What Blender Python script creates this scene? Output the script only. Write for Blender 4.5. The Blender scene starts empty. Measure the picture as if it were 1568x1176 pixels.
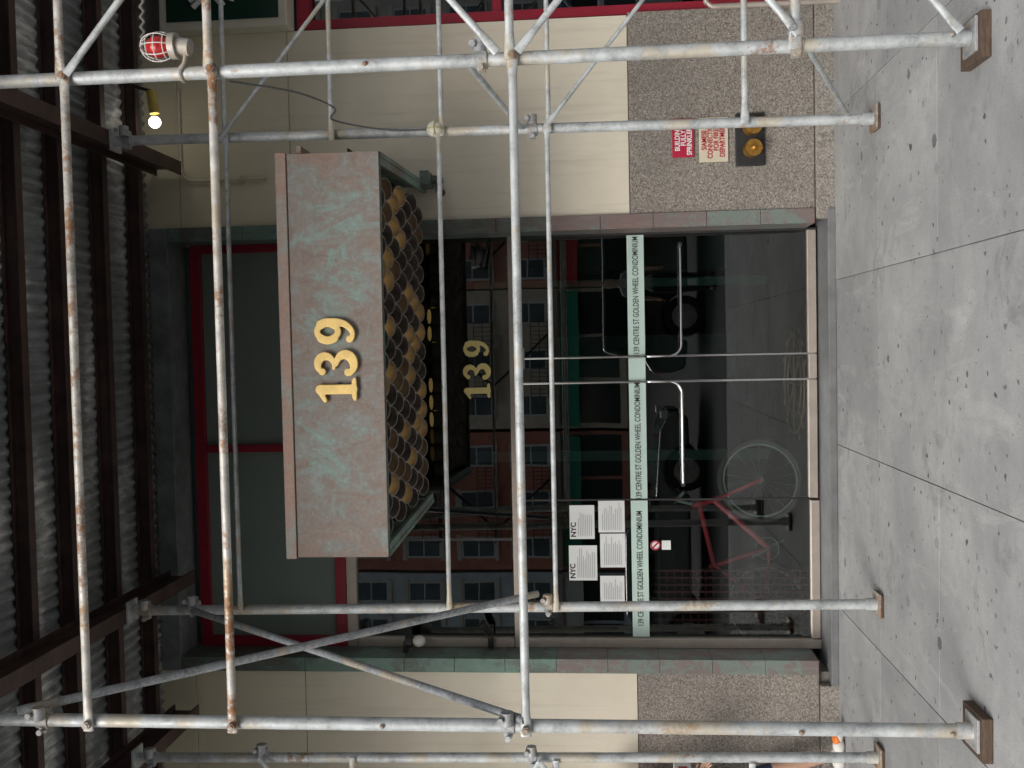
import bpy, math, random, bmesh
from mathutils import Vector, Matrix
random.seed(7)
scn=bpy.context.scene
COL=bpy.context.collection
# ------------------------------------------------------------------ materials
def new_mat(name):
    m=bpy.data.materials.new(name); m.use_nodes=True
    nt=m.node_tree; b=nt.nodes["Principled BSDF"]
    return m,nt,b
def N(nt,t,**k):
    n=nt.nodes.new(t)
    for a,v in k.items():
        if a in n.inputs: n.inputs[a].default_value=v
        else: setattr(n,a,v)
    return n
def coords(nt,scale=(1,1,1)):
    tc=N(nt,"ShaderNodeTexCoord"); mp=N(nt,"ShaderNodeMapping"); mp.inputs["Scale"].default_value=scale
    nt.links.new(tc.outputs["Object"],mp.inputs[0]); return mp.outputs[0]
def noise(nt,co,scale,detail=4,rough=.6,dist=0):
    n=N(nt,"ShaderNodeTexNoise"); n.inputs["Scale"].default_value=scale; n.inputs["Detail"].default_value=detail
    n.inputs["Roughness"].default_value=rough; n.inputs["Distortion"].default_value=dist
    nt.links.new(co,n.inputs["Vector"]); return n.outputs["Fac"]
def ramp(nt,fac,stops):
    r=N(nt,"ShaderNodeValToRGB"); e=r.color_ramp.elements
    while len(e)<len(stops): e.new(.5)
    for i,(p,c) in enumerate(stops):
        e[i].position=p; e[i].color=(c[0],c[1],c[2],1) if isinstance(c,(tuple,list)) else (c,c,c,1)
    nt.links.new(fac,r.inputs[0]); return r.outputs[0]
def mix(nt,fac,a,b,blend='MIX'):
    m=N(nt,"ShaderNodeMix"); m.data_type='RGBA'; m.blend_type=blend
    for s,v in ((m.inputs[0],fac),(m.inputs[6],a),(m.inputs[7],b)):
        if isinstance(v,(int,float)): s.default_value=v
        elif isinstance(v,tuple): s.default_value=(v[0],v[1],v[2],1)
        else: nt.links.new(v,s)
    return m.outputs[2]
def mth(nt,op,a,b=None):
    n=N(nt,"ShaderNodeMath"); n.operation=op
    for s,v in zip(n.inputs,(a,b)):
        if v is None: continue
        if isinstance(v,(int,float)): s.default_value=v
        else: nt.links.new(v,s)
    return n.outputs[0]
def bump(nt,b,h,strength=.3,dist=.01):
    n=N(nt,"ShaderNodeBump"); n.inputs["Strength"].default_value=strength; n.inputs["Distance"].default_value=dist
    nt.links.new(h,n.inputs["Height"]); nt.links.new(n.outputs[0],b.inputs["Normal"])
def simple(name,c,rough=.6,metal=0,var=.25,scale=6,bs=.15,bscale=60,stretch=(1,1,1),coat=0,spec=.5):
    m,nt,b=new_mat(name); co=coords(nt,stretch)
    f=noise(nt,co,scale,4,.65)
    d=tuple(x*(1-var) for x in c); l=tuple(min(1,x*(1+var)) for x in c)
    nt.links.new(ramp(nt,f,[(.3,d),(.7,l)]),b.inputs["Base Color"])
    b.inputs["Roughness"].default_value=rough; b.inputs["Metallic"].default_value=metal
    b.inputs["Coat Weight"].default_value=coat; b.inputs["Specular IOR Level"].default_value=spec
    if bs: bump(nt,b,noise(nt,co,bscale,2),bs,.004)
    return m
def stucco():
    m,nt,b=new_mat("cream_stucco"); co=coords(nt)
    c=ramp(nt,noise(nt,co,1.2,5,.6),[(.3,(.66,.60,.485)),(.7,(.78,.72,.60))])
    st=noise(nt,coords(nt,(9,9,.5)),1.5,5,.7); c=mix(nt,ramp(nt,st,[(.52,0.),(.8,.45)]),c,(.45,.40,.31))
    sp=N(nt,"ShaderNodeSeparateXYZ"); nt.links.new(co,sp.inputs[0])
    mr=N(nt,"ShaderNodeMapRange"); nt.links.new(sp.outputs[2],mr.inputs[0]); mr.inputs[1].default_value=3.4; mr.inputs[2].default_value=4.6; mr.inputs[4].default_value=.5
    c=mix(nt,mr.outputs[0],c,(.66,.60,.38))
    nt.links.new(c,b.inputs["Base Color"]); b.inputs["Roughness"].default_value=.9; bump(nt,b,noise(nt,co,170,2,.6),.25,.004); return m
def galv(name,rust=.5,base=(.50,.53,.54)):
    m,nt,b=new_mat(name); co=coords(nt)
    f=noise(nt,co,9,4,.7); c=ramp(nt,f,[(.3,tuple(x*.55 for x in base)),(.52,base),(.72,tuple(min(1,x*1.3) for x in base))])
    f2=noise(nt,co,70,2,.6); c=mix(nt,ramp(nt,f2,[(.42,0.0),(.75,.5)]),c,(.62,.64,.64))
    big=noise(nt,co,2.3,2,.5); fine=noise(nt,co,26,5,.75)
    mm=mth(nt,'ADD',big,fine)
    mm2=N(nt,"ShaderNodeMapRange"); nt.links.new(mm,mm2.inputs[0]); mm2.inputs[1].default_value=1.28-rust*.4; mm2.inputs[2].default_value=1.42-rust*.36
    rc=ramp(nt,fine,[(.35,(.09,.04,.02)),(.55,(.27,.12,.05)),(.7,(.50,.31,.15))])
    c=mix(nt,mm2.outputs[0],c,rc)
    yl=noise(nt,co,3.7,3,.6); c=mix(nt,ramp(nt,yl,[(.54,0.),(.64,.5)]),c,(.52,.41,.25))
    nt.links.new(c,b.inputs["Base Color"]); b.inputs["Metallic"].default_value=.3
    nt.links.new(ramp(nt,fine,[(.3,.42),(.7,.75)]),b.inputs["Roughness"])
    bump(nt,b,fine,.25,.003)
    return m
def patina(name,rb=(.36,.215,.175),gr=(.27,.31,.29),te=(.24,.44,.39),bias=0,sc=3.0):
    m,nt,b=new_mat(name); co=coords(nt,(1,1,1))
    big=noise(nt,co,sc,3,.5,.4); mid=noise(nt,co,11,6,.72,.6); fine=noise(nt,co,55,4,.7)
    a=mth(nt,'ADD',mth(nt,'MULTIPLY',mid,.8),big)
    c=ramp(nt,a,[(.72+bias,rb),(.94+bias,gr)])
    c=mix(nt,ramp(nt,a,[(.93+bias*.5,0.),(1.0,.8)]),c,te)
    c=mix(nt,ramp(nt,fine,[(.35,.35),(.6,0.)]),c,(.17,.13,.12))
    c=mix(nt,ramp(nt,noise(nt,coords(nt,(5,5,.8)),6,4,.7),[(.5,0.),(.75,.25)]),c,(.38,.42,.40))
    nt.links.new(c,b.inputs["Base Color"]); b.inputs["Roughness"].default_value=.55; b.inputs["Metallic"].default_value=.25
    bump(nt,b,mid,.15,.004); return m
def canopy_patina():
    m,nt,b=new_mat("canopy_copper"); co=coords(nt)
    mid=noise(nt,coords(nt,(1.25,1,.9)),6.0,8,.74,1.0); fine=noise(nt,co,45,4,.75)
    c=ramp(nt,mid,[(.32,(.18,.130,.105)),(.44,(.235,.19,.165)),(.54,(.235,.225,.21)),(.66,(.25,.30,.285))])
    sp=N(nt,"ShaderNodeSeparateXYZ"); nt.links.new(co,sp.inputs[0])
    ex=mth(nt,'ABSOLUTE',mth(nt,'ADD',sp.outputs[0],.04)); ez=mth(nt,'ABSOLUTE',mth(nt,'SUBTRACT',sp.outputs[2],3.21))
    edge=mth(nt,'MAXIMUM',mth(nt,'SUBTRACT',ex,.90),mth(nt,'SUBTRACT',ez,.12))
    blot=noise(nt,coords(nt,(1.1,1,.75)),4.2,8,.72,1.2)
    bl=mth(nt,'SUBTRACT',blot,mth(nt,'MULTIPLY',mth(nt,'MAXIMUM',edge,0.),.55))
    c=mix(nt,ramp(nt,bl,[(.49,0.),(.60,.8)]),c,(.215,.335,.305))
    c=mix(nt,ramp(nt,bl,[(.63,0.),(.69,.8)]),c,(.27,.45,.41))
    c=mix(nt,ramp(nt,bl,[(.26,.75),(.42,0.)]),c,(.28,.175,.13))
    c=mix(nt,ramp(nt,fine,[(.38,.4),(.58,0.)]),c,(.16,.135,.12))
    c=mix(nt,ramp(nt,fine,[(.62,0.),(.74,.5)]),c,(.34,.43,.40))
    nt.links.new(c,b.inputs["Base Color"]); b.inputs["Roughness"].default_value=.6; b.inputs["Metallic"].default_value=.2
    bump(nt,b,mid,.1,.004); return m
def speckle(name,cols,scale=90,rough=.85,dirt=(.2,.18,.15)):
    m,nt,b=new_mat(name); co=coords(nt)
    v=N(nt,"ShaderNodeTexVoronoi"); v.inputs["Scale"].default_value=scale; nt.links.new(co,v.inputs["Vector"])
    sp=N(nt,"ShaderNodeSeparateColor"); nt.links.new(v.outputs["Color"],sp.inputs[0])
    n=len(cols); c=ramp(nt,sp.outputs[0],[(i/(n-1),cc) for i,cc in enumerate(cols)])
    c=mix(nt,ramp(nt,v.outputs["Distance"],[(.35,0.),(.8,.7)]),c,dirt)
    c=mix(nt,ramp(nt,noise(nt,co,2.2,5,.6),[(.4,0.),(.75,.45)]),c,dirt)
    nt.links.new(c,b.inputs["Base Color"]); b.inputs["Roughness"].default_value=rough
    bump(nt,b,mth(nt,'SUBTRACT',1.,v.outputs["Distance"]),.5,.006); return m
def concrete():
    m,nt,b=new_mat("sidewalk_concrete"); co=coords(nt)
    big=noise(nt,co,.8,4,.6,.5); fine=noise(nt,co,140,2,.7); mid=noise(nt,co,5,8,.78)
    c=ramp(nt,mid,[(.3,(.34,.345,.35)),(.7,(.50,.50,.495))])
    c=mix(nt,ramp(nt,big,[(.38,.65),(.62,0.)]),c,(.26,.265,.275))
    c=mix(nt,ramp(nt,noise(nt,coords(nt,(1,.35,1)),2.5,7,.75,1.2),[(.54,0.),(.70,.45)]),c,(.60,.60,.58))
    c=mix(nt,ramp(nt,noise(nt,co,1.9,6,.75,.6),[(.56,0.),(.67,.5)]),c,(.17,.17,.17))
    c=mix(nt,ramp(nt,fine,[(.3,.5),(.5,0.)]),c,(.2,.2,.2))
    at=N(nt,"ShaderNodeAttribute"); at.attribute_name="tone"
    c=mix(nt,1.0,c,at.outputs["Color"],'MULTIPLY')
    for sc,th,off in ((2.1,.085,0),(4.7,.075,3.3),(9,.12,7.1)):
        mp=N(nt,"ShaderNodeMapping"); mp.inputs["Location"].default_value=(off,off,0); nt.links.new(co,mp.inputs[0])
        dn=N(nt,"ShaderNodeTexNoise"); dn.inputs["Scale"].default_value=26; nt.links.new(mp.outputs[0],dn.inputs["Vector"])
        va=N(nt,"ShaderNodeVectorMath"); va.operation='MULTIPLY_ADD'; nt.links.new(dn.outputs["Color"],va.inputs[0]); va.inputs[1].default_value=(.05,.05,0); nt.links.new(mp.outputs[0],va.inputs[2])
        v=N(nt,"ShaderNodeTexVoronoi"); v.voronoi_dimensions='2D'; v.inputs["Scale"].default_value=sc; nt.links.new(va.outputs[0],v.inputs["Vector"])
        sp=N(nt,"ShaderNodeSeparateColor"); nt.links.new(v.outputs["Color"],sp.inputs[0])
        q=mth(nt,'MULTIPLY',mth(nt,'POWER',sp.outputs[1],1.8),th)
        z=mth(nt,'MULTIPLY',mth(nt,'LESS_THAN',v.outputs["Distance"],q),sp.outputs[2])
        c=mix(nt,z,c,(.08,.08,.08))
    nt.links.new(c,b.inputs["Base Color"]); b.inputs["Roughness"].default_value=.9
    bump(nt,b,fine,.35,.003); return m
def emis(name,c,s):
    m,nt,b=new_mat(name); b.inputs["Base Color"].default_value=(*c,1); b.inputs["Emission Color"].default_value=(*c,1); b.inputs["Emission Strength"].default_value=s; return m
def glass_mat(name,tint=(.5,.62,.56),blend=.5,rough=0.0):
    m=bpy.data.materials.new(name); m.use_nodes=True; nt=m.node_tree; nt.nodes.clear()
    o=N(nt,"ShaderNodeOutputMaterial"); t=N(nt,"ShaderNodeBsdfTransparent"); g=N(nt,"ShaderNodeBsdfGlossy"); l=N(nt,"ShaderNodeLayerWeight"); x=N(nt,"ShaderNodeMixShader")
    t.inputs[0].default_value=(*tint,1); g.inputs["Roughness"].default_value=rough; g.inputs[0].default_value=(.95,1,.98,1); l.inputs[0].default_value=blend
    co=coords(nt); bn=N(nt,"ShaderNodeBump"); bn.inputs["Strength"].default_value=.08; bn.inputs["Distance"].default_value=.004
    nt.links.new(noise(nt,co,2.0,1,.4),bn.inputs["Height"]); nt.links.new(bn.outputs[0],g.inputs["Normal"])
    nt.links.new(l.outputs["Fresnel"],x.inputs[0]); nt.links.new(t.outputs[0],x.inputs[1]); nt.links.new(g.outputs[0],x.inputs[2]); nt.links.new(x.outputs[0],o.inputs[0])
    return m
G_POST=galv("galvanized_post",.34); G_RAIL=galv("galvanized_rail",.26); G_RUST=galv("rusty_rail",.75,(.56,.54,.50)); G_DARK=galv("dark_tube",.15,(.27,.29,.31)); G_CL=galv("clamp_metal",.3,(.36,.37,.38)); R_PLATE=galv("rusty_plate",.8,(.3,.26,.22))
STUCCO=stucco()
GRANITE=speckle("pebble_panel",[(.10,.085,.07),(.27,.235,.20),(.38,.345,.30),(.17,.15,.13),(.46,.43,.38)],110,.9,(.17,.155,.14))
PLINTH=speckle("rough_plinth",[(.15,.14,.125),(.32,.295,.26),(.40,.37,.33),(.24,.22,.19)],75,.9,(.18,.16,.145))
PAT=canopy_patina(); PATG=patina("green_patina",(.13,.10,.085),(.12,.17,.15),(.17,.30,.25),-.04,2); PATE=patina("copper_edge",(.34,.22,.17),(.28,.23,.20),(.27,.28,.25),.12)
PATR=patina("reddish_patina",(.22,.15,.14),(.19,.175,.165),(.18,.25,.22),.08,1.5)
BROWN=simple("brown_steel",(.065,.037,.031),.55,0,.45,6,.15)
def deckmat():
    m,nt,b=new_mat("corrugated_steel"); co=coords(nt)
    c=ramp(nt,noise(nt,coords(nt,(.5,1.6,1)),1.6,3,.5),[(.35,(.22,.24,.25)),(.55,(.35,.37,.37)),(.64,(.78,.78,.76))])  # palest patches paint the ambient light reaching the deck into its colour
    c=mix(nt,ramp(nt,noise(nt,coords(nt,(6,1,1)),4,5,.7),[(.42,.6),(.6,0.)]),c,(.14,.14,.14))
    nt.links.new(c,b.inputs["Base Color"]); b.inputs["Roughness"].default_value=.6; b.inputs["Metallic"].default_value=.1; return m
DECK=deckmat()
RED=simple("dark_red_paint",(.28,.012,.03),.4,0,.15,5,.05)
GREENP=simple("green_panel",(.20,.25,.22),.35,0,.06,2,.02)
BEIGE=simple("satin_metal",(.46,.40,.35),.42,.4,.12,8,.05)
CHROME=simple("chrome",(.75,.75,.75),.12,1,.05,8,0)
DARK=simple("dark_metal",(.03,.03,.03),.5,.2,.3,8,.05)
BLACK=simple("black_plastic",(.012,.012,.013),.35,0,.2,8,0)
GOLD=simple("gold_digit",(.88,.62,.22),.38,.15,.12,14,.05)
GOLDP=simple("yellow_digit",(.90,.74,.30),.4,0,.05,10,0)
RIB=simple("taupe_ring",(.20,.172,.15),.42,.2,.3,6,.1)
WHITE=simple("white_paper",(.78,.79,.78),.8,0,.04,5,0)
INK=simple("ink",(.02,.02,.02),.7,0,.1,5,0)
MINT=simple("mint_film",(.55,.70,.64),.6,0,.05,5,0)
STEP=simple("slate_step",(.17,.175,.18),.6,0,.2,7,.15,80)
GLASS=glass_mat("clear_glass",(.48,.58,.54),.51); GLASS2=glass_mat("window_glass",(.3,.36,.34),.55)
CONC=concrete()
ASPH=simple("asphalt",(.06,.06,.062),.9,0,.25,20,.5,150)
WOOD=simple("weathered_wood",(.10,.065,.045),.85,0,.4,14,.4,50,(1,6,6))
# ------------------------------------------------------------------ builders
def empty(name,loc=(0,0,0)):
    o=bpy.data.objects.new(name,None); COL.objects.link(o); o.location=loc; o.empty_display_size=.1; return o
class B:
    def __init__(s): s.v=[]; s.f=[]
    def box(s,x0,x1,y0,y1,z0,z1):
        i=len(s.v); s.v+=[(x0,y0,z0),(x1,y0,z0),(x1,y1,z0),(x0,y1,z0),(x0,y0,z1),(x1,y0,z1),(x1,y1,z1),(x0,y1,z1)]
        s.f+=[(i,i+3,i+2,i+1),(i+4,i+5,i+6,i+7),(i,i+1,i+5,i+4),(i+1,i+2,i+6,i+5),(i+2,i+3,i+7,i+6),(i+3,i,i+4,i+7)]; return s
    def quad(s,a,b,c,d):
        i=len(s.v); s.v+=[a,b,c,d]; s.f.append((i,i+1,i+2,i+3)); return s
    def hexa(s,p):
        i=len(s.v); s.v+=p
        s.f+=[(i,i+3,i+2,i+1),(i+4,i+5,i+6,i+7),(i,i+1,i+5,i+4),(i+1,i+2,i+6,i+5),(i+2,i+3,i+7,i+6),(i+3,i,i+4,i+7)]; return s
    def tube(s,p1,p2,r,r2=None,seg=20,flat=0,normal=(0,1,0)):
        p1=Vector(p1);p2=Vector(p2); d=p2-p1; L=d.length; d.normalize()
        r2=r if r2 is None else r2
        n=Vector(normal)
        if abs(n.dot(d))>.98: n=Vector((1,0,0))
        n=(n-d*n.dot(d)).normalized(); w=d.cross(n)
        st=[(0,r,r),(1,r2,r2)]
        if flat:
            a=.05/L; b_=.12/L
            st=[(0,r*1.25,r*.3),(a,r*1.3,r*.3),(b_,r,r),(.5,r,r),(1-b_,r,r),(1-a,r*1.3,r*.3),(1,r*1.25,r*.3)]
        i=len(s.v)
        for t,rw,rn in st:
            c=p1+d*(L*t)
            for k in range(seg):
                a=2*math.pi*k/seg; s.v.append(tuple(c+w*(math.cos(a)*rw)+n*(math.sin(a)*rn)))
        m=len(st)
        for j in range(m-1):
            for k in range(seg):
                k2=(k+1)%seg; s.f.append((i+j*seg+k,i+j*seg+k2,i+(j+1)*seg+k2,i+(j+1)*seg+k))
        s.f.append(tuple(i+k for k in range(seg))[::-1]); s.f.append(tuple(i+(m-1)*seg+k for k in range(seg)))
        return s
    def pipe(s,p1,p2,ro,ri_,seg=28):   # open ring with wall thickness
        p1=Vector(p1);p2=Vector(p2); d=(p2-p1).normalized(); n=Vector((1,0,0)); w=d.cross(n); i=len(s.v)
        for c,r in ((p1,ro),(p2,ro*.93),(p2,ri_*.93),(p1,ri_)):
            for k in range(seg):
                a=2*math.pi*k/seg; s.v.append(tuple(c+w*(math.cos(a)*r)+n*(math.sin(a)*r)))
        for j in range(4):
            j2=(j+1)%4
            for k in range(seg):
                k2=(k+1)%seg; s.f.append((i+j*seg+k,i+j*seg+k2,i+j2*seg+k2,i+j2*seg+k))
        return s
    def path(s,pts,r,seg=10):
        pts=[Vector(p) for p in pts]; i=len(s.v); pn=None
        for j,p in enumerate(pts):
            d=(pts[min(j+1,len(pts)-1)]-pts[max(j-1,0)]).normalized()
            if pn is None:
                pn=Vector((0,1,0)) if abs(d.y)<.9 else Vector((1,0,0))
            pn=(pn-d*pn.dot(d)).normalized(); w=d.cross(pn)
            for k in range(seg):
                a=2*math.pi*k/seg; s.v.append(tuple(p+w*(math.cos(a)*r)+pn*(math.sin(a)*r)))
        for j in range(len(pts)-1):
            for k in range(seg):
                k2=(k+1)%seg; s.f.append((i+j*seg+k,i+j*seg+k2,i+(j+1)*seg+k2,i+(j+1)*seg+k))
        s.f.append(tuple(i+k for k in range(seg))[::-1]); s.f.append(tuple(i+(len(pts)-1)*seg+k for k in range(seg)))
        return s
    def sphere(s,c,r,sx=1,sy=1,sz=1,n=16):
        i=len(s.v); m=n//2+1
        for a in range(m+1):
            t=math.pi*a/m
            for k in range(n):
                p=2*math.pi*k/n; s.v.append((c[0]+r*sx*math.sin(t)*math.cos(p),c[1]+r*sy*math.sin(t)*math.sin(p),c[2]+r*sz*math.cos(t)))
        for a in range(m):
            for k in range(n):
                k2=(k+1)%n; s.f.append((i+a*n+k,i+(a+1)*n+k,i+(a+1)*n+k2,i+a*n+k2))
        return s
    def ring(s,c,R,r,axis='Y',n=32,seg=8):
        i=len(s.v)
        for j in range(n):
            a=2*math.pi*j/n
            for k in range(seg):
                b=2*math.pi*k/seg; q=R+r*math.cos(b); h=r*math.sin(b)
                if axis=='Y': p=(c[0]+q*math.cos(a),c[1]+h,c[2]+q*math.sin(a))
                elif axis=='Z': p=(c[0]+q*math.cos(a),c[1]+q*math.sin(a),c[2]+h)
                else: p=(c[0]+h,c[1]+q*math.cos(a),c[2]+q*math.sin(a))
                s.v.append(p)
        for j in range(n):
            for k in range(seg):
                j2=(j+1)%n;k2=(k+1)%seg; s.f.append((i+j*seg+k,i+j2*seg+k,i+j2*seg+k2,i+j*seg+k2))
        return s
    def done(s,name,mat,parent=None,bevel=0,smooth=False,loc=None,rotz=0):
        me=bpy.data.meshes.new(name); me.from_pydata(s.v,[],s.f); me.update()
        bm=bmesh.new(); bm.from_mesh(me); bmesh.ops.recalc_face_normals(bm,faces=bm.faces); bm.to_mesh(me); bm.free()
        me.materials.append(mat)
        o=bpy.data.objects.new(name,me); COL.objects.link(o)
        if parent: o.parent=parent
        if loc: o.location=loc
        if rotz: o.rotation_euler.z=rotz
        if bevel:
            b=o.modifiers.new("b","BEVEL"); b.width=bevel; b.segments=2; b.limit_method='ANGLE'
        if smooth:
            for p in me.polygons: p.use_smooth=True
            try:
                bm=bmesh.new(); bm.from_mesh(me)
                for e in bm.edges:
                    if len(e.link_faces)==2 and e.calc_face_angle(0)>math.radians(45): e.smooth=False
                bm.to_mesh(me); bm.free()
            except Exception: pass
        return o
def text(name,body,x,z,y,size,mat,parent,align='CENTER',sx=1,bold=0,ext=.001):
    cu=bpy.data.curves.new(name,"FONT"); cu.body=body; cu.size=size; cu.align_x=align; cu.align_y='CENTER'; cu.extrude=ext; cu.offset=bold; cu.space_line=.85
    o=bpy.data.objects.new(name,cu); COL.objects.link(o); o.location=(x,y,z); o.rotation_euler=(math.pi/2,0,0); o.scale=(sx,1,1); cu.materials.append(mat); o.parent=parent; return o
def arc(cx,cy,rx,ry,a0,a1,w0,w1,n=26,wm=None):
    out=[]
    for i in range(n+1):
        t=i/n; a=math.radians(a0+(a1-a0)*t); w=w0+(w1-w0)*t
        if wm is not None: w=w+(wm-(w0+w1)/2)*math.sin(math.pi*t)
        out.append((cx+rx*math.cos(a),cy+ry*math.sin(a),w))
    return out
def line(x0,y0,x1,y1,w0,w1,n=20): return [(x0+(x1-x0)*i/n,y0+(y1-y0)*i/n,w0+(w1-w0)*i/n) for i in range(n+1)]
DIG={'1':line(.30,.1,.30,.88,.24,.24,24)+line(.12,.06,.48,.06,.12,.12,14)+line(.07,.05,.53,.05,.09,.09,14)+line(.28,.9,.04,.77,.16,.1,14),
 '3':arc(.28,.74,.20,.19,150,-80,.09,.10,30,.21)+arc(.26,.27,.25,.21,85,-150,.10,.09,34,.24)+[(.11,.82,.17),(.09,.2,.19)]+line(.2,.54,.3,.54,.09,.09,6),
 '9':arc(.31,.67,.19,.25,0,360,.15,.15,44)+arc(.31,.67,.21,.25,-40,40,.22,.22,10)+arc(.31,.67,.21,.25,140,220,.2,.2,10)+arc(.22,.50,.31,.43,12,-105,.2,.10,30)+[(.12,.14,.18)]}
def digits(name,x0,z0,h,y,depth,mat,parent,adv):
    b=B()
    for ch,ox in zip("139",adv):
        for (px,pz,w) in DIG[ch]:
            c=(x0+ox+px*h, y, z0+pz*h); b.tube((c[0],y,c[2]),(c[0],y-depth,c[2]),w*h/2,seg=14)
    o=b.done(name,mat,parent)
    r=o.modifiers.new("r","REMESH"); r.mode='VOXEL'; r.voxel_size=h*.014; r.use_smooth_shade=False
    s=o.modifiers.new("s","SMOOTH"); s.iterations=3; s.factor=.5
    return o
# ------------------------------------------------------------------ ground
ground=B().quad((-300,-300,-.16),(300,-300,-.16),(300,300,-.16),(-300,300,-.16)).done("road",ASPH)
sw=empty("sidewalk")
xs=[.42+1.17*k for k in range(-18,19)]; ys=[2.02,3.06,4.10,5.14,6.20,7.62]
b=B(); tones=[]
for i in range(len(xs)-1):
    for j in range(len(ys)-1):
        g=.0026; dz=random.uniform(-.001,.001)
        b.box(xs[i]+g,xs[i+1]-g,ys[j]+g*.4,ys[j+1]-g*.4,-.12,0+dz); t=random.uniform(.90,1.06); tones+= [t]*6
slabs=b.done("slabs",CONC,sw,bevel=.002)
ca=slabs.data.color_attributes.new("tone","FLOAT_COLOR","CORNER")
for p in slabs.data.polygons:
    t=tones[p.index] if p.index<len(tones) else 1
    for li in p.loop_indices: ca.data[li].color=(t,t,t*.995,1)
B().box(-20.6,21.5,2.02,7.62,-.16,-.006).done("bed",simple("joint_dirt",(.19,.185,.175),.95),sw)
B().box(-20.6,21.5,1.86,2.01,-.16,-.002).done("kerb",simple("granite_kerb",(.36,.36,.36),.8),sw,bevel=.01)
fs=empty("far_sidewalk"); B().box(-60,60,-44,-22,-.16,-.02).done("slab",simple("far_concrete",(.40,.40,.39),.9),fs)
# ------------------------------------------------------------------ main building
bd=empty("commercial_building")
W=7.30
b=B()
b.box(-9,-2.42,W+.03,8.0,0,9); b.box(.93,2.36,W+.03,8.0,0,9); b.box(-2.42,.93,W+.03,8.0,5.05,9); b.box(2.36,9,W+.03,8.0,4.9,9); b.box(5.4,9,W+.03,8.0,0,4.9)
b.done("wall_core",simple("dark_mortar",(.16,.15,.13),.9),bd)
b=B()
for (x0,x1) in ((-9,-2.425),(.935,2.36)):
    for (z0,z1) in ((1.445,3.945),(3.95,4.80),(4.804,9)): b.box(x0,x1,W,W+.04,z0,z1)
b.box(-2.42,.93,W,W+.04,5.06,9)
b.done("stucco_walls",STUCCO,bd,bevel=.003)
b=B()
for (x0,x1) in ((-9,-3.62),(-3.612,-2.425),(.935,2.375)): b.box(x0,x1,W-.015,W+.035,.135,1.44)
b.done("pebble_base",GRANITE,bd,bevel=.004)
b=B(); b.box(-9,-2.50,W-.04,W+.035,-.01,.13); b.box(.86,2.42,W-.04,W+.035,-.01,.13); b.done("plinth",PLINTH,bd,bevel=.008)
for nm,x0,x1 in (("pilaster_right",.83,.935),("pilaster_left",-2.425,-2.32)):
    bg=B(); br=B(); z=.14; k=0
    while z<4.9:
        h=.38; (br if z<1.7 else bg).box(x0,x1,W-.03,W+.30,z,min(z+h-.003,4.9)); z+=h; k+=1
    bg.done(nm+"_green",PATG,bd,bevel=.002); br.done(nm+"_reddish",PATR,bd,bevel=.002)
    B().box(x0+.004,x1-.004,W-.02,W+.29,.13,4.9).done(nm+"_core",DARK,bd)
B().box(-2.425,.935,W-.03,W+.3,4.905,5.05).done("steel_header",simple("grey_header",(.20,.22,.22),.6,.2,.35,5,.1),bd,bevel=.004)
B().box(-2.32,.83,W+.31,W+.5,4.86,5.6).done("upper_spandrel",simple("teal_spandrel",(.09,.14,.13),.3),bd)
B().box(-2.50,.93,W-.05,W+.50,0.0,.055).done("entrance_step",STEP,bd,bevel=.006)
Gp=7.6
b=B()
b.box(-2.32,.83,Gp-.05,Gp+.03,4.77,4.855); b.box(-2.32,.83,Gp-.05,Gp+.03,3.68,3.765)
b.box(-2.32,-2.24,Gp-.05,Gp+.03,3.765,4.77); b.box(.765,.83,Gp-.05,Gp+.03,3.765,4.77); b.box(-.79,-.73,Gp-.048,Gp+.03,3.765,4.77)
b.done("transom_frame",RED,bd,bevel=.006)
B().box(-2.24,.765,Gp-.01,Gp+.01,3.765,4.77).done("transom_panels",GREENP,bd)
b=B()
b.box(-2.32,.83,Gp-.04,Gp+.04,3.60,3.678)
b.box(-2.32,.83,Gp-.045,Gp+.04,2.295,2.365)
b.box(-2.32,-2.25,Gp-.045,Gp+.04,.055,2.29); b.box(-2.32,-2.25,Gp-.045,Gp+.04,2.37,3.595)
b.box(-2.245,-1.20,Gp-.035,Gp+.03,.06,.125); b.box(-1.18,-.295,Gp-.035,Gp+.03,.07,.135); b.box(-.285,-.105,Gp-.035,Gp+.03,.07,.13); b.box(-.095,.815,Gp-.035,Gp+.03,.07,.135)
b.done("door_frame",BEIGE,bd,bevel=.004)
b=B(); b.quad((-2.25,Gp,2.365),(.83,Gp,2.365),(.83,Gp,3.60),(-2.25,Gp,3.60))
for x0,x1 in ((-2.245,-1.195),(-1.183,-.30),(-.28,-.11),(-.09,.815)): b.quad((x0,Gp,.12),(x1,Gp,.12),(x1,Gp,2.295),(x0,Gp,2.295))
gl=b.done("entrance_glass",GLASS,bd)
b=B(); b.box(-1.196,-1.184,Gp-.012,Gp+.012,.06,2.29); b.box(.815,.83,Gp-.03,Gp+.03,.06,2.29); b.box(-1.50,-1.48,Gp-.01,Gp+.01,2.37,3.6); b.done("door_seals",DARK,bd)
b=B()
for x in (-.10,-.29): b.tube((x,Gp-.02,.08),(x,Gp-.02,2.28),.009)
def hb(x0,x1):
    s=1 if x1>x0 else -1; pts=[(x0,Gp-.03,1.36)]
    for i in range(9):
        a=math.pi/2*i/8; pts.append((x0+s*.09*(1-math.cos(a)),Gp-.07,1.16-.09*math.sin(a)))
    pts[1:1]=[(x0,Gp-.055,1.34),(x0,Gp-.07,1.30)]
    pts+= [(x1-s*.03,Gp-.07,1.07),(x1,Gp-.06,1.07),(x1,Gp-.01,1.07)]
    return pts
b.path(hb(-.10,.73),.009); b.path(hb(-.29,-1.07),.009)
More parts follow.
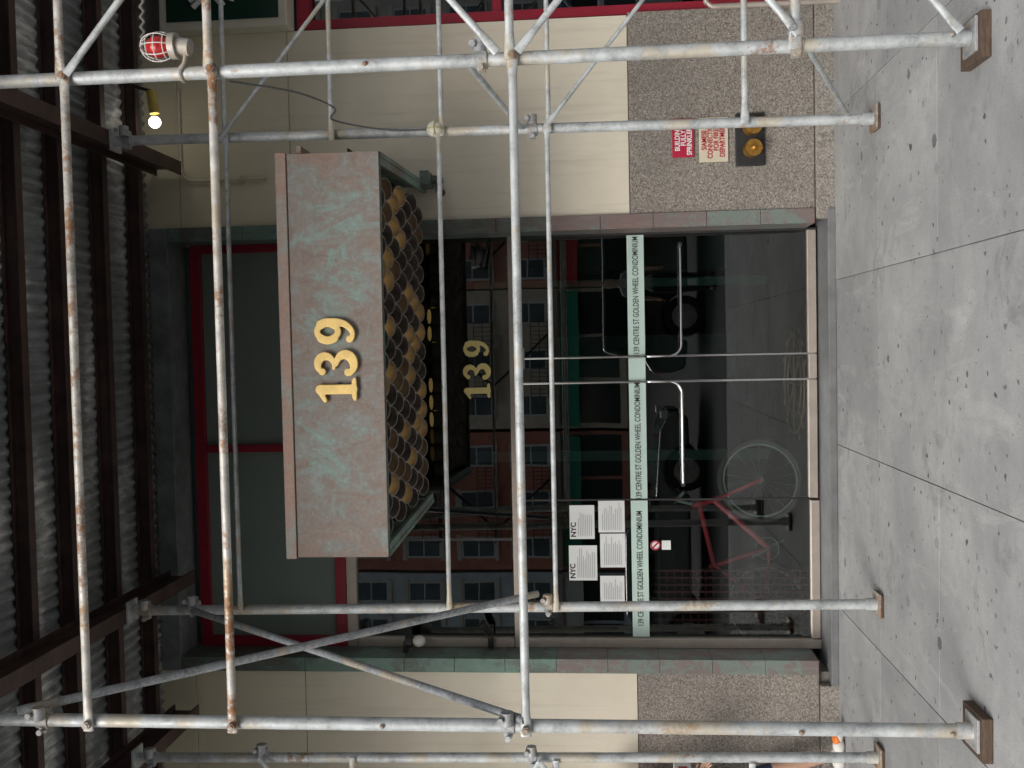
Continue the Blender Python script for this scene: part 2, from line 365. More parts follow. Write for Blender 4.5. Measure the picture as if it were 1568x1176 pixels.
b.tube((-1.07,Gp-.07,1.07),(-1.07,Gp-.005,1.07),.016); b.tube((.73,Gp-.07,1.07),(.73,Gp-.005,1.07),.016)
b.box(-.18,-.02,Gp-.03,Gp+.03,2.25,2.30)
b.done("door_hardware",CHROME,bd,smooth=True)
b=B()
for x0,x1 in ((-2.245,-1.197),(-1.182,-.302),(-.278,-.112),(-.088,.815)): b.box(x0,x1,Gp-.006,Gp-.003,1.335,1.462)
b.done("mint_strip",MINT,bd)
for xc in (-1.72,-.745,.36): text("door_lettering","139 CENTRE ST GOLDEN WHEEL CONDOMINIUM",xc,1.398,Gp-.008,.062,INK,bd,sx=.64,bold=.0004)
digits("glass_number",-.40,2.52,.205,Gp-.004,.006,GOLDP,bd,(0,.145,.32))
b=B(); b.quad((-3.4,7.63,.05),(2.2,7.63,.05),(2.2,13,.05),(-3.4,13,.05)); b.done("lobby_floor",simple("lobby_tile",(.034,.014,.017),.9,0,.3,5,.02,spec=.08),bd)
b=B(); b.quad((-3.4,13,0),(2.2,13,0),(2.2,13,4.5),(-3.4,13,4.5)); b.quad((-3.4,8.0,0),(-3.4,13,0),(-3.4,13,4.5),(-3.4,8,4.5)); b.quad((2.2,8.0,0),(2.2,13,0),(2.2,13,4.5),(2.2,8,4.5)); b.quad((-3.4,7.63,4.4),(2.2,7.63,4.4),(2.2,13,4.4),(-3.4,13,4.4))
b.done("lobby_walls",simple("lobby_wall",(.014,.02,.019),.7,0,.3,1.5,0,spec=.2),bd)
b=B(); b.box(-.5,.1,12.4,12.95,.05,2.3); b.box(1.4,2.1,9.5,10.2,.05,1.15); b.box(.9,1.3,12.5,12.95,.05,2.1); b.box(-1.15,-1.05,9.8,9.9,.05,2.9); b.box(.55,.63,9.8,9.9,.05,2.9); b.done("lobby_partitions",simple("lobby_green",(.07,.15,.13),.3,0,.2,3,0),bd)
b=B()
for i in range(9):
    b.box(-2.22+i*.055,-2.205+i*.055,7.75,7.77,.06,1.3)
for i in range(20): b.box(-2.23,-1.77,7.772,7.785,.1+i*.06,.112+i*.06)
b.done("lobby_grille",simple("grille_red",(.09,.014,.018),.4),bd)
b=B(); b.ring((-.36,8.5,.056),.42,.012,'Z',40,6); b.ring((-.36,8.5,.056),.28,.01,'Z',40,6)
for k in range(16):
    a=2*math.pi*k/16; b.sphere((-.36+.47*math.cos(a),8.5+.47*math.sin(a),.056),.035,1,1,.15,8)
for k in range(8):
    a=2*math.pi*k/8; b.tube((-.36,8.5,.058),(-.36+.42*math.cos(a),8.5+.42*math.sin(a),.058),.01,seg=6)
b.done("floor_medallion",simple("brass_inlay",(.26,.13,.08),.5,.2),bd)
b=B(); b.box(2.375,2.45,W+.04,W+.20,.05,3.88); b.box(2.45,5.4,W+.04,W+.2,3.78,3.88); b.box(2.45,5.4,W+.04,W+.2,.05,.35)
b.box(3.8,3.88,W+.05,W+.19,.35,3.78); b.box(2.45,5.4,W+.06,W+.18,2.35,2.42); b.done("storefront_frame",RED,bd,bevel=.006)
B().quad((2.45,W+.12,.35),(5.4,W+.12,.35),(5.4,W+.12,3.78),(2.45,W+.12,3.78)).done("storefront_glass",GLASS2,bd)
B().box(2.4,5.4,8.6,8.7,0,4.9).done("storefront_interior",simple("shop_wall",(.12,.11,.1),.6,0,.5,2,0),bd)
B().box(2.40,2.9,W+.03,W+.1,.0,.14).done("storefront_sill",PLINTH,bd)
b=B(); b.path([(2.33,7.12,0),(2.33,7.12,.8),(2.33,7.12,.86),(2.36,7.12,.9),(3.4,7.12,.9)],.02); b.tube((3.4,7.12,0),(3.4,7.12,.9),.02); b.done("steel_handrail",BEIGE,None,smooth=True)
# ------------------------------------------------------------------ canopy
cn=empty("entrance_canopy")
YF=5.70
def sk(x,y): return x+.07*(y-YF)/1.6
x0,x1=-1.22,1.14
b=B(); b.box(x0,x1,YF,YF+.02,2.935,3.478); b.done("front_fascia",PAT,cn,bevel=.002)
B().box(x0-.008,x1+.008,YF-.012,YF+.03,3.48,3.545).done("top_flange",PATE,cn,bevel=.004)
b=B()
for xa,xb in ((x0,x0+.03),(x1-.03,x1)):
    b.hexa([(xa,YF+.02,2.925),(xb,YF+.02,2.925),(sk(xb,7.3),7.29,2.925),(sk(xa,7.3),7.29,2.925),(xa,YF+.02,3.52),(xb,YF+.02,3.52),(sk(xb,7.3),7.29,3.52),(sk(xa,7.3),7.29,3.52)])
for xa,xb in ((x0+.03,x0+.075),(x1-.075,x1-.03)):
    b.hexa([(xa,YF+.02,2.93),(xb,YF+.02,2.93),(sk(xb,7.3),7.29,2.93),(sk(xa,7.3),7.29,2.93),(xa,YF+.02,2.955),(xb,YF+.02,2.955),(sk(xb,7.3),7.29,2.955),(sk(xa,7.3),7.29,2.955)])
b.box(x0+.08,x1-.08,YF+.02,YF+.035,2.93,2.945)
b.done("side_panels",PATG,cn,bevel=.003)
B().box(x0,x1+.05,YF+.03,7.28,3.40,3.43).done("roof",PAT,cn)
# soffit: staggered rows of short open copper rings, each tipped toward the street, some lit from behind
RIM=simple("dark_disc",(.02,.017,.014),.8,spec=.1)
GLOW=emis("gold_lamp",(1,.66,.22),.85); GLOW2=emis("dim_gold_lamp",(1,.60,.20),.10)
b=B(); dd=B(); gd=B(); gm=B(); rnd=random.Random(5)
pitch=.1400; Rr=.0705; rows=7; tilt=math.radians(24)
ax=Vector((0,-math.sin(tilt),-math.cos(tilt)))
for r in range(rows):
    y=YF+.15+r*.215; off=pitch/2 if r%2 else 0
    x=x0+.150+off
    while x<x1-.14:
        top=Vector((sk(x,y),y+.03,3.052)); bot=top+ax*.085
        b.pipe(tuple(bot),tuple(top),Rr,Rr-.007)
        q=rnd.random(); (gd if q<.20 else gm if q<.34 else dd).tube(tuple(top),tuple(top-ax*.004),Rr-.012,seg=22)
        x+=pitch
b.done("soffit_rings",RIB,cn,smooth=True); dd.done("dark_cells",RIM,cn); gd.done("lit_cells",GLOW,cn); gm.done("dim_cells",GLOW2,cn)
B().box(x0+.04,x1+.03,YF+.05,7.28,3.12,3.13).done("soffit_board",RIM,cn)
digits("canopy_number",-.305,3.09,.245,YF-.012,.022,GOLD,cn,(0,.15,.335))
B().tube((-.2,YF+.001,3.2),(-.2,YF-.015,3.2),.01,seg=8).tube((.1,YF+.001,3.2),(.1,YF-.015,3.2),.01,seg=8).done("number_pins",DARK,cn)
b=B(); b.box(1.16,1.26,7.05,7.28,2.87,2.935); b.box(1.20,1.24,7.15,7.29,2.80,2.87); b.done("wall_bracket",PATG,cn,bevel=.004)
# ------------------------------------------------------------------ sidewalk shed
sh=empty("sidewalk_shed")
FY,BY=4.55,6.18
posts=B(); plates=B(); rplates=B(); sills=B()
def post(x,y,front,x_top=None):
    xt=x if x_top is None else x_top
    r=.031
    z0=.06 if front else .03
    posts.tube((x,y,z0),(xt,y,4.74),r,seg=24)
    posts.tube((x,y,z0),(x,y,z0+.06),r+.006,seg=24)
    (plates if front else rplates).box(x-.075,x+.075,y-.075,y+.075,z0-.012,z0)
    if front: sills.box(x-.11,x+.09,y-.10,y+.14,.001,z0-.013)
    else: sills.box(x-.07,x+.07,y-.07,y+.07,.001,z0-.013)
    posts.box(xt-.07,xt+.07,y-.07,y+.07,4.735,4.748)
post(1.30,FY,1); post(-1.765,FY,1); post(1.315,BY,0,1.36); post(-1.62,BY,0,-1.67); post(-2.57,BY,0,-2.64); post(-2.85,FY,1)
for x in (4.36,-5.6): post(x,FY,1); post(x,BY,0)
posts.done("posts",G_POST,sh,smooth=True); plates.done("front_base_plates",G_CL,sh,bevel=.002); rplates.done("back_base_plates",R_PLATE,sh,bevel=.002); sills.done("timber_sills",WOOD,sh,bevel=.004)
fr=B(); ru=B(); bk=B(); dk=B(); bolts=B()
RY=FY-.045
for z,bb in ((4.155,ru),(3.445,ru),(2.055,fr)):
    bb.tube((-1.80,RY,z),(1.33,RY,z),.020,flat=1); bb.tube((1.28,RY-.014,z+.01),(4.4,RY-.014,z+.01),.020,flat=1)
    for x in (1.30,-1.765): bolts.tube((x,RY-.035,z),(x,FY,z),.012,seg=8); bolts.tube((x,RY-.03,z),(x,RY-.008,z),.02,seg=6)
fr.tube((1.27,RY,.81),(4.4,RY,.81),.023,flat=1)
for p,q in (((1.30,4.13),(4.36,1.58)),((1.31,2.12),(4.3,4.66)),((1.31,2.03),(3.5,.15)),((1.33,.80),(4.36,3.3)),((1.31,.12),(4.3,2.6))):
    fr.tube((p[0],RY-.03,p[1]),(q[0],RY-.03,q[1]),.016,flat=1)
KY=BY-.045
for z in (4.0,2.65,1.98): bk.tube((-1.66,KY,z),(1.36,KY,z),.015,flat=1)
for z in (4.0,3.32,2.63,1.97,.79): bk.tube((1.30,KY-.01,z),(4.4,KY-.01,z),.015 if z!=.79 else .02,flat=1)
for z in (.79,2.0,3.3): bk.tube((-5.6,KY,z),(-2.6,KY,z),.016,flat=1)
for p,q in (((1.34,4.02),(4.3,1.55)),((1.34,1.98),(3.6,.12)),((-2.6,2.1),(-5.5,4.3)),((-2.6,3.9),(-5.5,1.5)),((-2.6,2.1),(-4.6,.5))):
    bk.tube((p[0],KY-.03,p[1]),(q[0],KY-.03,q[1]),.013,flat=1)
bk.tube((1.31,FY,2.28),(1.33,BY,2.13),.016,flat=1,normal=(1,0,0)); bk.tube((1.31,FY,.76),(1.33,BY,.17),.013,flat=1,normal=(1,0,0))
dk.tube((-1.70,FY-.06,4.50),(-1.57,BY+.05,2.10),.022,seg=20); dk.tube((-1.66,BY+.05,4.42),(-1.72,FY-.05,2.06),.020,seg=20)
fr.done("front_rails",G_RAIL,sh,smooth=True); ru.done("rusty_front_rails",G_RUST,sh,smooth=True); bk.done("back_rails_and_braces",G_RAIL,sh,smooth=True); dk.done("side_frame_braces",G_DARK,sh,smooth=True)
cl=B()
def clamp(x,y,z,s=1,dx=.05,dy=0):
    cl.tube((x,y,z-.028),(x,y,z+.028),.040,seg=16)
    cl.box(x-.055*s,x+.06*s,y-.02,y+.02,z-.018,z+.018)
    cl.tube((x+dx-.03,y-.05,z),(x+dx+.03,y-.05,z),.030,seg=12)
    cl.tube((x+dx,y-.09,z+.03),(x+dx,y+.0,z+.03),.009,seg=8); cl.tube((x-.045,y-.05,z),(x-.045,y+.03,z),.008,seg=8)
    cl.tube((x+dx,y-.095,z+.03),(x+dx,y-.08,z+.03),.016,seg=6); cl.tube((x-.045,y-.055,z),(x-.045,y-.04,z),.015,seg=6)
for a in ((-1.765,FY,4.40),(-1.765,FY,2.14),(-1.64,BY,4.32),(-1.63,BY,2.03),(1.33,BY,2.07),(-2.60,BY,3.89),(-2.59,BY,2.15),(1.30,FY,2.20),(1.36,BY,4.66),(-1.67,BY,4.64),(-2.64,BY,4.64),(1.305,FY,.80),(-2.85,FY,2.1)): clamp(*a)
cl.done("couplers",G_CL,sh,smooth=True)
for x in (1.30,-1.765): bolts.sphere((x,FY-.033,2.73),.012,n=8)
bolts.sphere((-1.77,FY-.034,.81),.013,n=8); bolts.sphere((-1.77,FY-.034,.15),.013,n=8); bolts.sphere((1.31,FY-.034,.14),.013,n=8)
bolts.done("bolts",R_PLATE,sh,smooth=True)
b=B()
def ibeam_y(x,y0,y1,z,w=.10,h=.2):
    b.box(x-w/2,x+w/2,y0,y1,z,z+.014); b.box(x-.006,x+.006,y0,y1,z+.0145,z+h-.0145); b.box(x-w/2,x+w/2,y0,y1,z+h-.014,z+h)
for x in (1.37,-1.69,-2.72,4.36,-5.6): ibeam_y(x,3.9,7.22,4.752)
def ibeam_x(y,x0,x1,z,w=.065,h=.10):
    b.box(x0,x1,y-w/2,y+w/2,z,z+.010); b.box(x0,x1,y-.005,y+.005,z+.0105,z+h-.0105); b.box(x0,x1,y-w/2,y+w/2,z+h-.010,z+h)
for y in (3.95,4.42,4.92,5.44,5.90,6.45,6.97): ibeam_x(y,-7,7,4.955)
b.done("steel_beams",BROWN,sh,bevel=.002)
b=B(); M=2600; pw=.076
for k in range(M+1):
    x=-6.5+13*k/M; z=5.070+.012*math.sin(2*math.pi*x/pw)
    b.v+=[(x,3.85,z),(x,7.315,z)]
for k in range(M): b.f.append((2*k,2*k+2,2*k+3,2*k+1))
b.done("corrugated_deck",DECK,sh,smooth=True)
b=B(); b.box(-6.5,6.5,3.80,3.85,4.95,6.2); b.done("parapet",simple("green_plywood",(.03,.10,.07),.6),sh)
# ------------------------------------------------------------------ small fixtures
lb=empty("led_work_light")
B().sphere((1.64,6.9,4.80),.042,n=16).done("bulb",emis("led_glow",(1,.95,.82),8),lb,smooth=True)
B().tube((1.70,6.9,4.80),(1.86,6.9,4.82),.035).done("housing",simple("yellow_plastic",(.5,.38,.08),.5),lb,smooth=True)
B().tube((1.86,6.9,4.82),(1.90,6.9,4.95),.012).done("stem",DARK,lb)
cg=empty("caged_warning_light"); cx,cy,cz=1.42,FY-.03,3.70
B().sphere((cx,cy,cz),.05,1,1,1.25).done("red_globe",simple("red_lens",(.55,.03,.03),.25),cg,smooth=True)
b=B()
for k in range(8):
    a=2*math.pi*k/8; pts=[(cx+.068*math.cos(a)*math.sin(t),cy+.068*math.sin(a)*math.sin(t),cz+.085*math.cos(t)) for t in [math.pi*j/12*.92+.02 for j in range(13)]]; b.path(pts,.0025,6)
for zz in (-.04,0,.04): b.ring((cx,cy,cz+zz),.066*math.sqrt(max(.1,1-(zz/.085)**2)),.0025,'Z',24,6)
b.done("cage",simple("white_wire",(.7,.7,.68),.4),cg,smooth=True)
b=B(); b.tube((cx,cy,cz-.09),(cx,cy,cz-.06),.06); b.tube((cx-.01,cy,cz-.15),(cx,cy,cz-.09),.04); b.path([(cx-.02,cy,cz-.13),(1.34,cy,3.58),(1.30,cy-.01,3.60)],.01); b.ring((1.30,FY,3.60),.036,.008,'Z',20,6); b.done("base",G_CL,cg,smooth=True)
jb=empty("round_junction_light"); B().sphere((1.345,BY-.05,2.67),.052,1,.8,1).done("globe",simple("ivory_plastic",(.75,.73,.62),.5),jb,smooth=True)
b=B(); b.ring((1.345,BY-.05,2.67),.052,.004,'X',24,6); b.box(1.293,1.397,BY-.096,BY-.09,2.667,2.673); b.done("straps",simple("yellow_tape",(.55,.48,.2),.6),jb)
def smoothpts(P,n=8):
    P=[Vector(p) for p in P]; out=[]
    for i in range(len(P)-1):
        p0=P[max(i-1,0)];p1=P[i];p2=P[i+1];p3=P[min(i+2,len(P)-1)]
        for k in range(n):
            t=k/n; out.append(.5*((2*p1)+(p2-p0)*t+(2*p0-5*p1+4*p2-p3)*t*t+(3*p1-p0-3*p2+p3)*t**3))
    return out+[P[-1]]
cb=B(); cb.path(smoothpts([(1.27,FY+.05,3.40),(1.31,5.0,3.20),(1.37,5.6,3.16),(1.40,6.0,3.28),(1.37,6.11,3.1),(1.345,6.12,2.9),(1.345,6.13,2.70)]),.0055,8); cb.done("power_cable",simple("grey_cable",(.12,.12,.12),.5,0,.1,5,0),None,smooth=True)
cd=B(); pts=[(1.28,7.27,4.12),(1.28,7.27,4.60)]
for k in range(7):
    a=math.pi/2*k/6; pts.append((1.28+.1*(1-math.cos(a)),7.27,4.68+.1*math.sin(a)))
pts+=[(1.95,7.27,4.78)]; cd.path(pts,.011); cd.box(1.255,1.305,7.25,7.30,4.30,4.315); cd.done("wall_conduit",simple("painted_conduit",(.55,.5,.4),.6),None,smooth=True)
sc=empty("security_camera"); b=B(); b.tube((1.16,7.3,2.82),(1.16,7.18,2.82),.018); b.tube((1.16,7.22,2.82),(1.10,7.05,2.78),.032); b.done("body",simple("grey_plastic",(.3,.3,.3),.4),sc,smooth=True); B().sphere((1.095,7.04,2.778),.027).done("lens",BLACK,sc,smooth=True)
dc=empty("dome_camera"); b=B(); b.tube((.68,7.52,2.60),(.68,7.52,2.63),.09); b.sphere((.68,7.52,2.59),.07,1.2,1,.8); b.tube((.60,7.5,2.55),(.82,7.55,2.50),.02,.006); b.done("dome",BLACK,dc,smooth=True)
gf=empty("globe_wall_light"); B().sphere((-2.235,7.42,3.09),.045,1,1,1.1).done("globe",simple("opal_glass",(.75,.74,.68),.3),gf,smooth=True); B().tube((-2.235,7.42,3.14),(-2.235,7.42,3.19),.05).tube((-2.32,7.42,3.19),(-2.235,7.42,3.19),.02).done("collar",DARK,gf,smooth=True)
bc=empty("door_closer_bracket"); B().box(-2.31,-2.14,7.5,7.56,2.53,2.57).tube((-2.2,7.5,2.55),(-2.1,7.45,2.60),.03).done("body",BLACK,bc,bevel=.004)
s=empty("sprinkler_sign"); RS=simple("red_sign",(.42,.01,.045),.45,0,.05,4,0); B().box(1.325,1.60,W-.03,W-.018,.98,1.135).done("plate",RS,s,bevel=.002)
text("lettering","BUILDING\nFULLY\nSPRINKLERED",1.46,1.055,W-.033,.05,WHITE,s,sx=.8,bold=.001)
s=empty("siamese_connection_sign"); B().box(1.285,1.60,W-.03,W-.018,.74,.945).done("plate",simple("cream_sign",(.62,.55,.42),.5,0,.06,4,0),s,bevel=.002)
text("lettering","SIAMESE\nCONNECTION\nFOR FIRE\nDEPARTMENT",1.44,.845,W-.033,.05,RS,s,sx=.78,bold=.001)
s=empty("fire_department_connection"); BR=simple("brass",(.50,.27,.06),.35,.8,.3,25,.1)
B().box(1.245,1.62,W-.04,W-.018,.485,.69).done("plate",DARK,s,bevel=.006)
b=B()
for x in (1.36,1.515):
    b.tube((x,W-.04,.585),(x,W-.10,.575),.058,.052); b.tube((x,W-.10,.575),(x,W-.125,.572),.060); b.sphere((x,W-.13,.572),.022)
    for k in range(3):
        a=2*math.pi*k/3+.4; b.tube((x+.05*math.cos(a),W-.13,.572+.05*math.sin(a)),(x+.05*math.cos(a),W-.10,.572+.05*math.sin(a)),.012,seg=8)
b.done("brass_caps",BR,s,smooth=True)
s=empty("restaurant_sign"); B().box(2.36,4.9,W-.14,W+.05,3.90,4.86).done("cream_border",simple("cream_frame",(.62,.6,.5),.4,0,.05,4,0),s,bevel=.01); B().box(2.42,4.84,W-.146,W-.12,3.96,4.80).done("green_face",simple("dark_green_face",(.008,.04,.025),.25,0,.1,3,0),s)
b=B(); random.seed(3)
for cxx in (2.62,3.15,3.7,4.25):
    for k in range(6):
        a=random.uniform(0,3.14); l=random.uniform(.06,.15); px=cxx+random.uniform(-.08,.08); pz=4.4+random.uniform(-.2,.2)
        b.path([(px-l*math.cos(a),W-.150,pz-l*math.sin(a)),(px+.02,W-.150,pz+.01),(px+l*math.cos(a),W-.150,pz+l*math.sin(a))],.022,8)
b.done("brush_lettering",WHITE,s,smooth=True)
GI=simple("grey_ink",(.35,.36,.38),.8,0,.1,4,0)
for k,(xa,xb,za,zb) in enumerate(((-1.49,-1.23,1.74,1.93),(-1.44,-1.19,1.51,1.71),(-1.71,-1.45,1.51,1.70),(-1.81,-1.54,1.725,1.94),(-1.975,-1.775,1.52,1.705))):
    s=empty("posted_notice"); B().box(xa,xb,Gp-.006,Gp-.003,za,zb).done("paper",WHITE,s)
    if k in (0,3): text("header","NYC",xa+.015,zb-.03,Gp-.008,.055,INK,s,align='LEFT',bold=.0015)
    b=B(); zz=zb-.065 if k in (0,3) else zb-.03
    while zz>za+.02:
        b.box(xa+.02,xb-.02-random.uniform(0,.09),Gp-.0085,Gp-.0075,zz-.004,zz); zz-=.014
    b.done("print_lines",GI,s)
s=empty("no_smoking_sticker"); B().tube((-1.54,Gp-.006,1.28),(-1.54,Gp-.003,1.28),.038,seg=28).done("white_disc",WHITE,s); B().ring((-1.54,Gp-.007,1.28),.033,.006,'Y').tube((-1.565,Gp-.008,1.305),(-1.515,Gp-.008,1.255),.006,seg=6).done("red_ring",RS,s); B().box(-1.575,-1.505,Gp-.006,Gp-.003,1.165,1.232).done("label",WHITE,s)
# ------------------------------------------------------------------ bicycle (in the lobby)
def bicycle(name,ox,oy,oz,ang,col):
    e=empty(name,(ox,oy,oz)); e.rotation_euler.z=ang
    b=B()
    for x in (-.5,.5): b.ring((x,0,.34),.325,.024,'Y',40,8)
    b.done("tyres",simple("bike_tyre",(.09,.06,.055),.6,0,.1,5,0),e,smooth=True)
    b=B()
    for x in (-.5,.5):
        b.ring((x,0,.34),.295,.009,'Y',40,6); b.tube((x,-.04,.34),(x,.04,.34),.02)
        for k in range(18):
            a=2*math.pi*k/18; b.tube((x,0,.34),(x+.3*math.cos(a),0,.34+.3*math.sin(a)),.0012,seg=4)
    b.ring((-.05,.05,.30),.09,.006,'Y'); b.tube((-.05,.05,.3),(.02,.1,.16),.01); b.tube((-.05,-.05,.3),(-.12,-.1,.44),.01)
    b.path([(.38,-.28,.98),(.34,-.22,1.02),(.36,0,1.02),(.34,.22,1.02),(.38,.28,.98)],.013); b.tube((.30,0,.86),(.34,0,1.02),.014)
    b.done("metal_parts",simple("bike_alloy",(.55,.55,.55),.3,.4,.1,5,0),e,smooth=True)
    b=B(); b.tube((-.2,0,.78),(-.05,0,.3),.02); b.tube((-.05,0,.3),(.34,0,.72),.024); b.tube((-.18,0,.74),(.31,0,.84),.02); b.tube((.36,0,.66),(.29,0,.90),.024)
    for s_ in (-.045,.045): b.tube((-.5,s_,.34),(-.05,s_*.5,.3),.011); b.tube((-.5,s_,.34),(-.18,s_*.3,.74),.011); b.tube((.5,s_,.34),(.36,s_*.8,.66),.014)
    b.done("frame",col,e,smooth=True)
    b=B(); b.hexa([(-.36,-.07,.86),(-.08,-.02,.87),(-.08,.02,.87),(-.36,.07,.86),(-.36,-.06,.91),(-.08,-.015,.90),(-.08,.015,.90),(-.36,.06,.91)]); b.tube((-.2,0,.78),(-.23,0,.87),.012); b.done("saddle",BLACK,e,bevel=.01)
    return e
bicycle("bicycle",-1.62,8.1,.05,.25,simple("red_bike_paint",(.60,.05,.08),.3))
# ------------------------------------------------------------------ parked cars
def car(name,ox,oy,col,suv=True,flip=False):
    e=empty(name,(ox,oy,-.16))
    if flip: e.rotation_euler.z=math.pi
    H=1.05 if suv else .88; T=1.75 if suv else 1.42; wr=.36
    def archpts(cx):
        return [(cx-.42*math.cos(math.pi*k/8),.30+.42*math.sin(math.pi*k/8)) for k in range(9)]
    prof=[(-2.35,.35)]+archpts(-1.45)+archpts(1.40)+[(2.35,.32),(2.42,.55),(2.36,H-.22),(2.1,H-.08),(1.0,H),(-2.2,H),(-2.4,H-.12),(-2.42,.6)]
    for w,nm in ((.92,"body"),):
        bm=bmesh.new(); vs=[bm.verts.new((x,-w,z)) for x,z in prof]; f=bm.faces.new(vs); r=bmesh.ops.extrude_face_region(bm,geom=[f]); bmesh.ops.translate(bm,verts=[v for v in r['geom'] if isinstance(v,bmesh.types.BMVert)],vec=(0,2*w,0)); bmesh.ops.recalc_face_normals(bm,faces=bm.faces)
        me=bpy.data.meshes.new(nm); bm.to_mesh(me); bm.free(); me.materials.append(col); o=bpy.data.objects.new(nm,me); COL.objects.link(o); o.parent=e; bv=o.modifiers.new("b","BEVEL"); bv.width=.06; bv.segments=3; bv.limit_method='ANGLE'
    xa,xb=(-2.25,1.05) if suv else (-1.9,.95); ta,tb=(-2.05,.35) if suv else (-1.2,.25)
    b=B(); b.hexa([(xa,-.86,H-.02),(xb,-.86,H-.02),(xb,.86,H-.02),(xa,.86,H-.02),(ta,-.68,T),(tb,-.68,T),(tb,.68,T),(ta,.68,T)]); b.done("cabin",col,e,bevel=.06)
    g=B()
    def lerp(a,b_,t): return a+(b_-a)*t
    for s_ in (-1,1):
        for f0,f1 in ((.05,.34),(.37,.66),(.69,.93)):
            def P(f,h): return (lerp(lerp(xa,xb,f),lerp(ta,tb,f),h),s_*(lerp(.86,.68,h)+.006),lerp(H-.02,T,h))
            g.quad(P(f0,.12),P(f1,.12),P(f1,.85),P(f0,.85))
    g.quad((lerp(xb,tb,.12)+.008,-.75,lerp(H-.02,T,.12)),(lerp(xb,tb,.12)+.008,.75,lerp(H-.02,T,.12)),(lerp(xb,tb,.88)+.008,.62,lerp(H-.02,T,.88)),(lerp(xb,tb,.88)+.008,-.62,lerp(H-.02,T,.88)))
    g.quad((lerp(xa,ta,.12)-.008,-.75,lerp(H-.02,T,.12)),(lerp(xa,ta,.12)-.008,.75,lerp(H-.02,T,.12)),(lerp(xa,ta,.88)-.008,.62,lerp(H-.02,T,.88)),(lerp(xa,ta,.88)-.008,-.62,lerp(H-.02,T,.88)))
    g.done("windows",simple("car_glass",(.02,.025,.03),.05,0,.1,2,0),e)
    t=B(); rm=B()
    for x in (-1.45,1.40):
        for s_ in (-1,1):
            t.tube((x,s_*.70,.36),(x,s_*.91,.36),wr,seg=28); rm.tube((x,s_*.90,.36),(x,s_*.925,.36),.22,seg=20)
            for k in range(5):
                a=2*math.pi*k/5; rm.tube((x,s_*.93,.36),(x+.21*math.cos(a),s_*.925,.36+.21*math.sin(a)),.022,seg=6)
    t.done("tyres",BLACK,e,bevel=.02); rm.done("rims",simple("alloy",(.5,.5,.5),.3,.8),e)
    l=B(); l.box(2.30,2.425,-.85,-.55,.66,.78); l.box(2.30,2.425,.55,.85,.66,.78); l.done("headlights",WHITE,e,bevel=.01)
    l=B(); l.box(-2.425,-2.36,-.88,-.62,.7,.9); l.box(-2.425,-2.36,.62,.88,.7,.9); l.done("tail_lights",RS,e,bevel=.01)
    l=B(); l.box(2.40,2.44,-.45,.45,.45,.66); l.box(.8,.95,-1.02,-.88,H-.02,H+.12); l.box(.8,.95,.88,1.02,H-.02,H+.12); l.done("grille_and_mirrors",BLACK,e,bevel=.02)
    return e
car("parked_car",1.9,-2.9,simple("black_paint",(.01,.01,.012),.2,.2,.05,3,0,coat=1),True)
car("parked_car",-3.6,-2.9,simple("grey_paint",(.16,.17,.18),.25,.3,.05,3,0,coat=1),False)
car("parked_car",7.5,-2.9,simple("white_paint",(.7,.7,.7),.25,0,.05,3,0,coat=1),True)
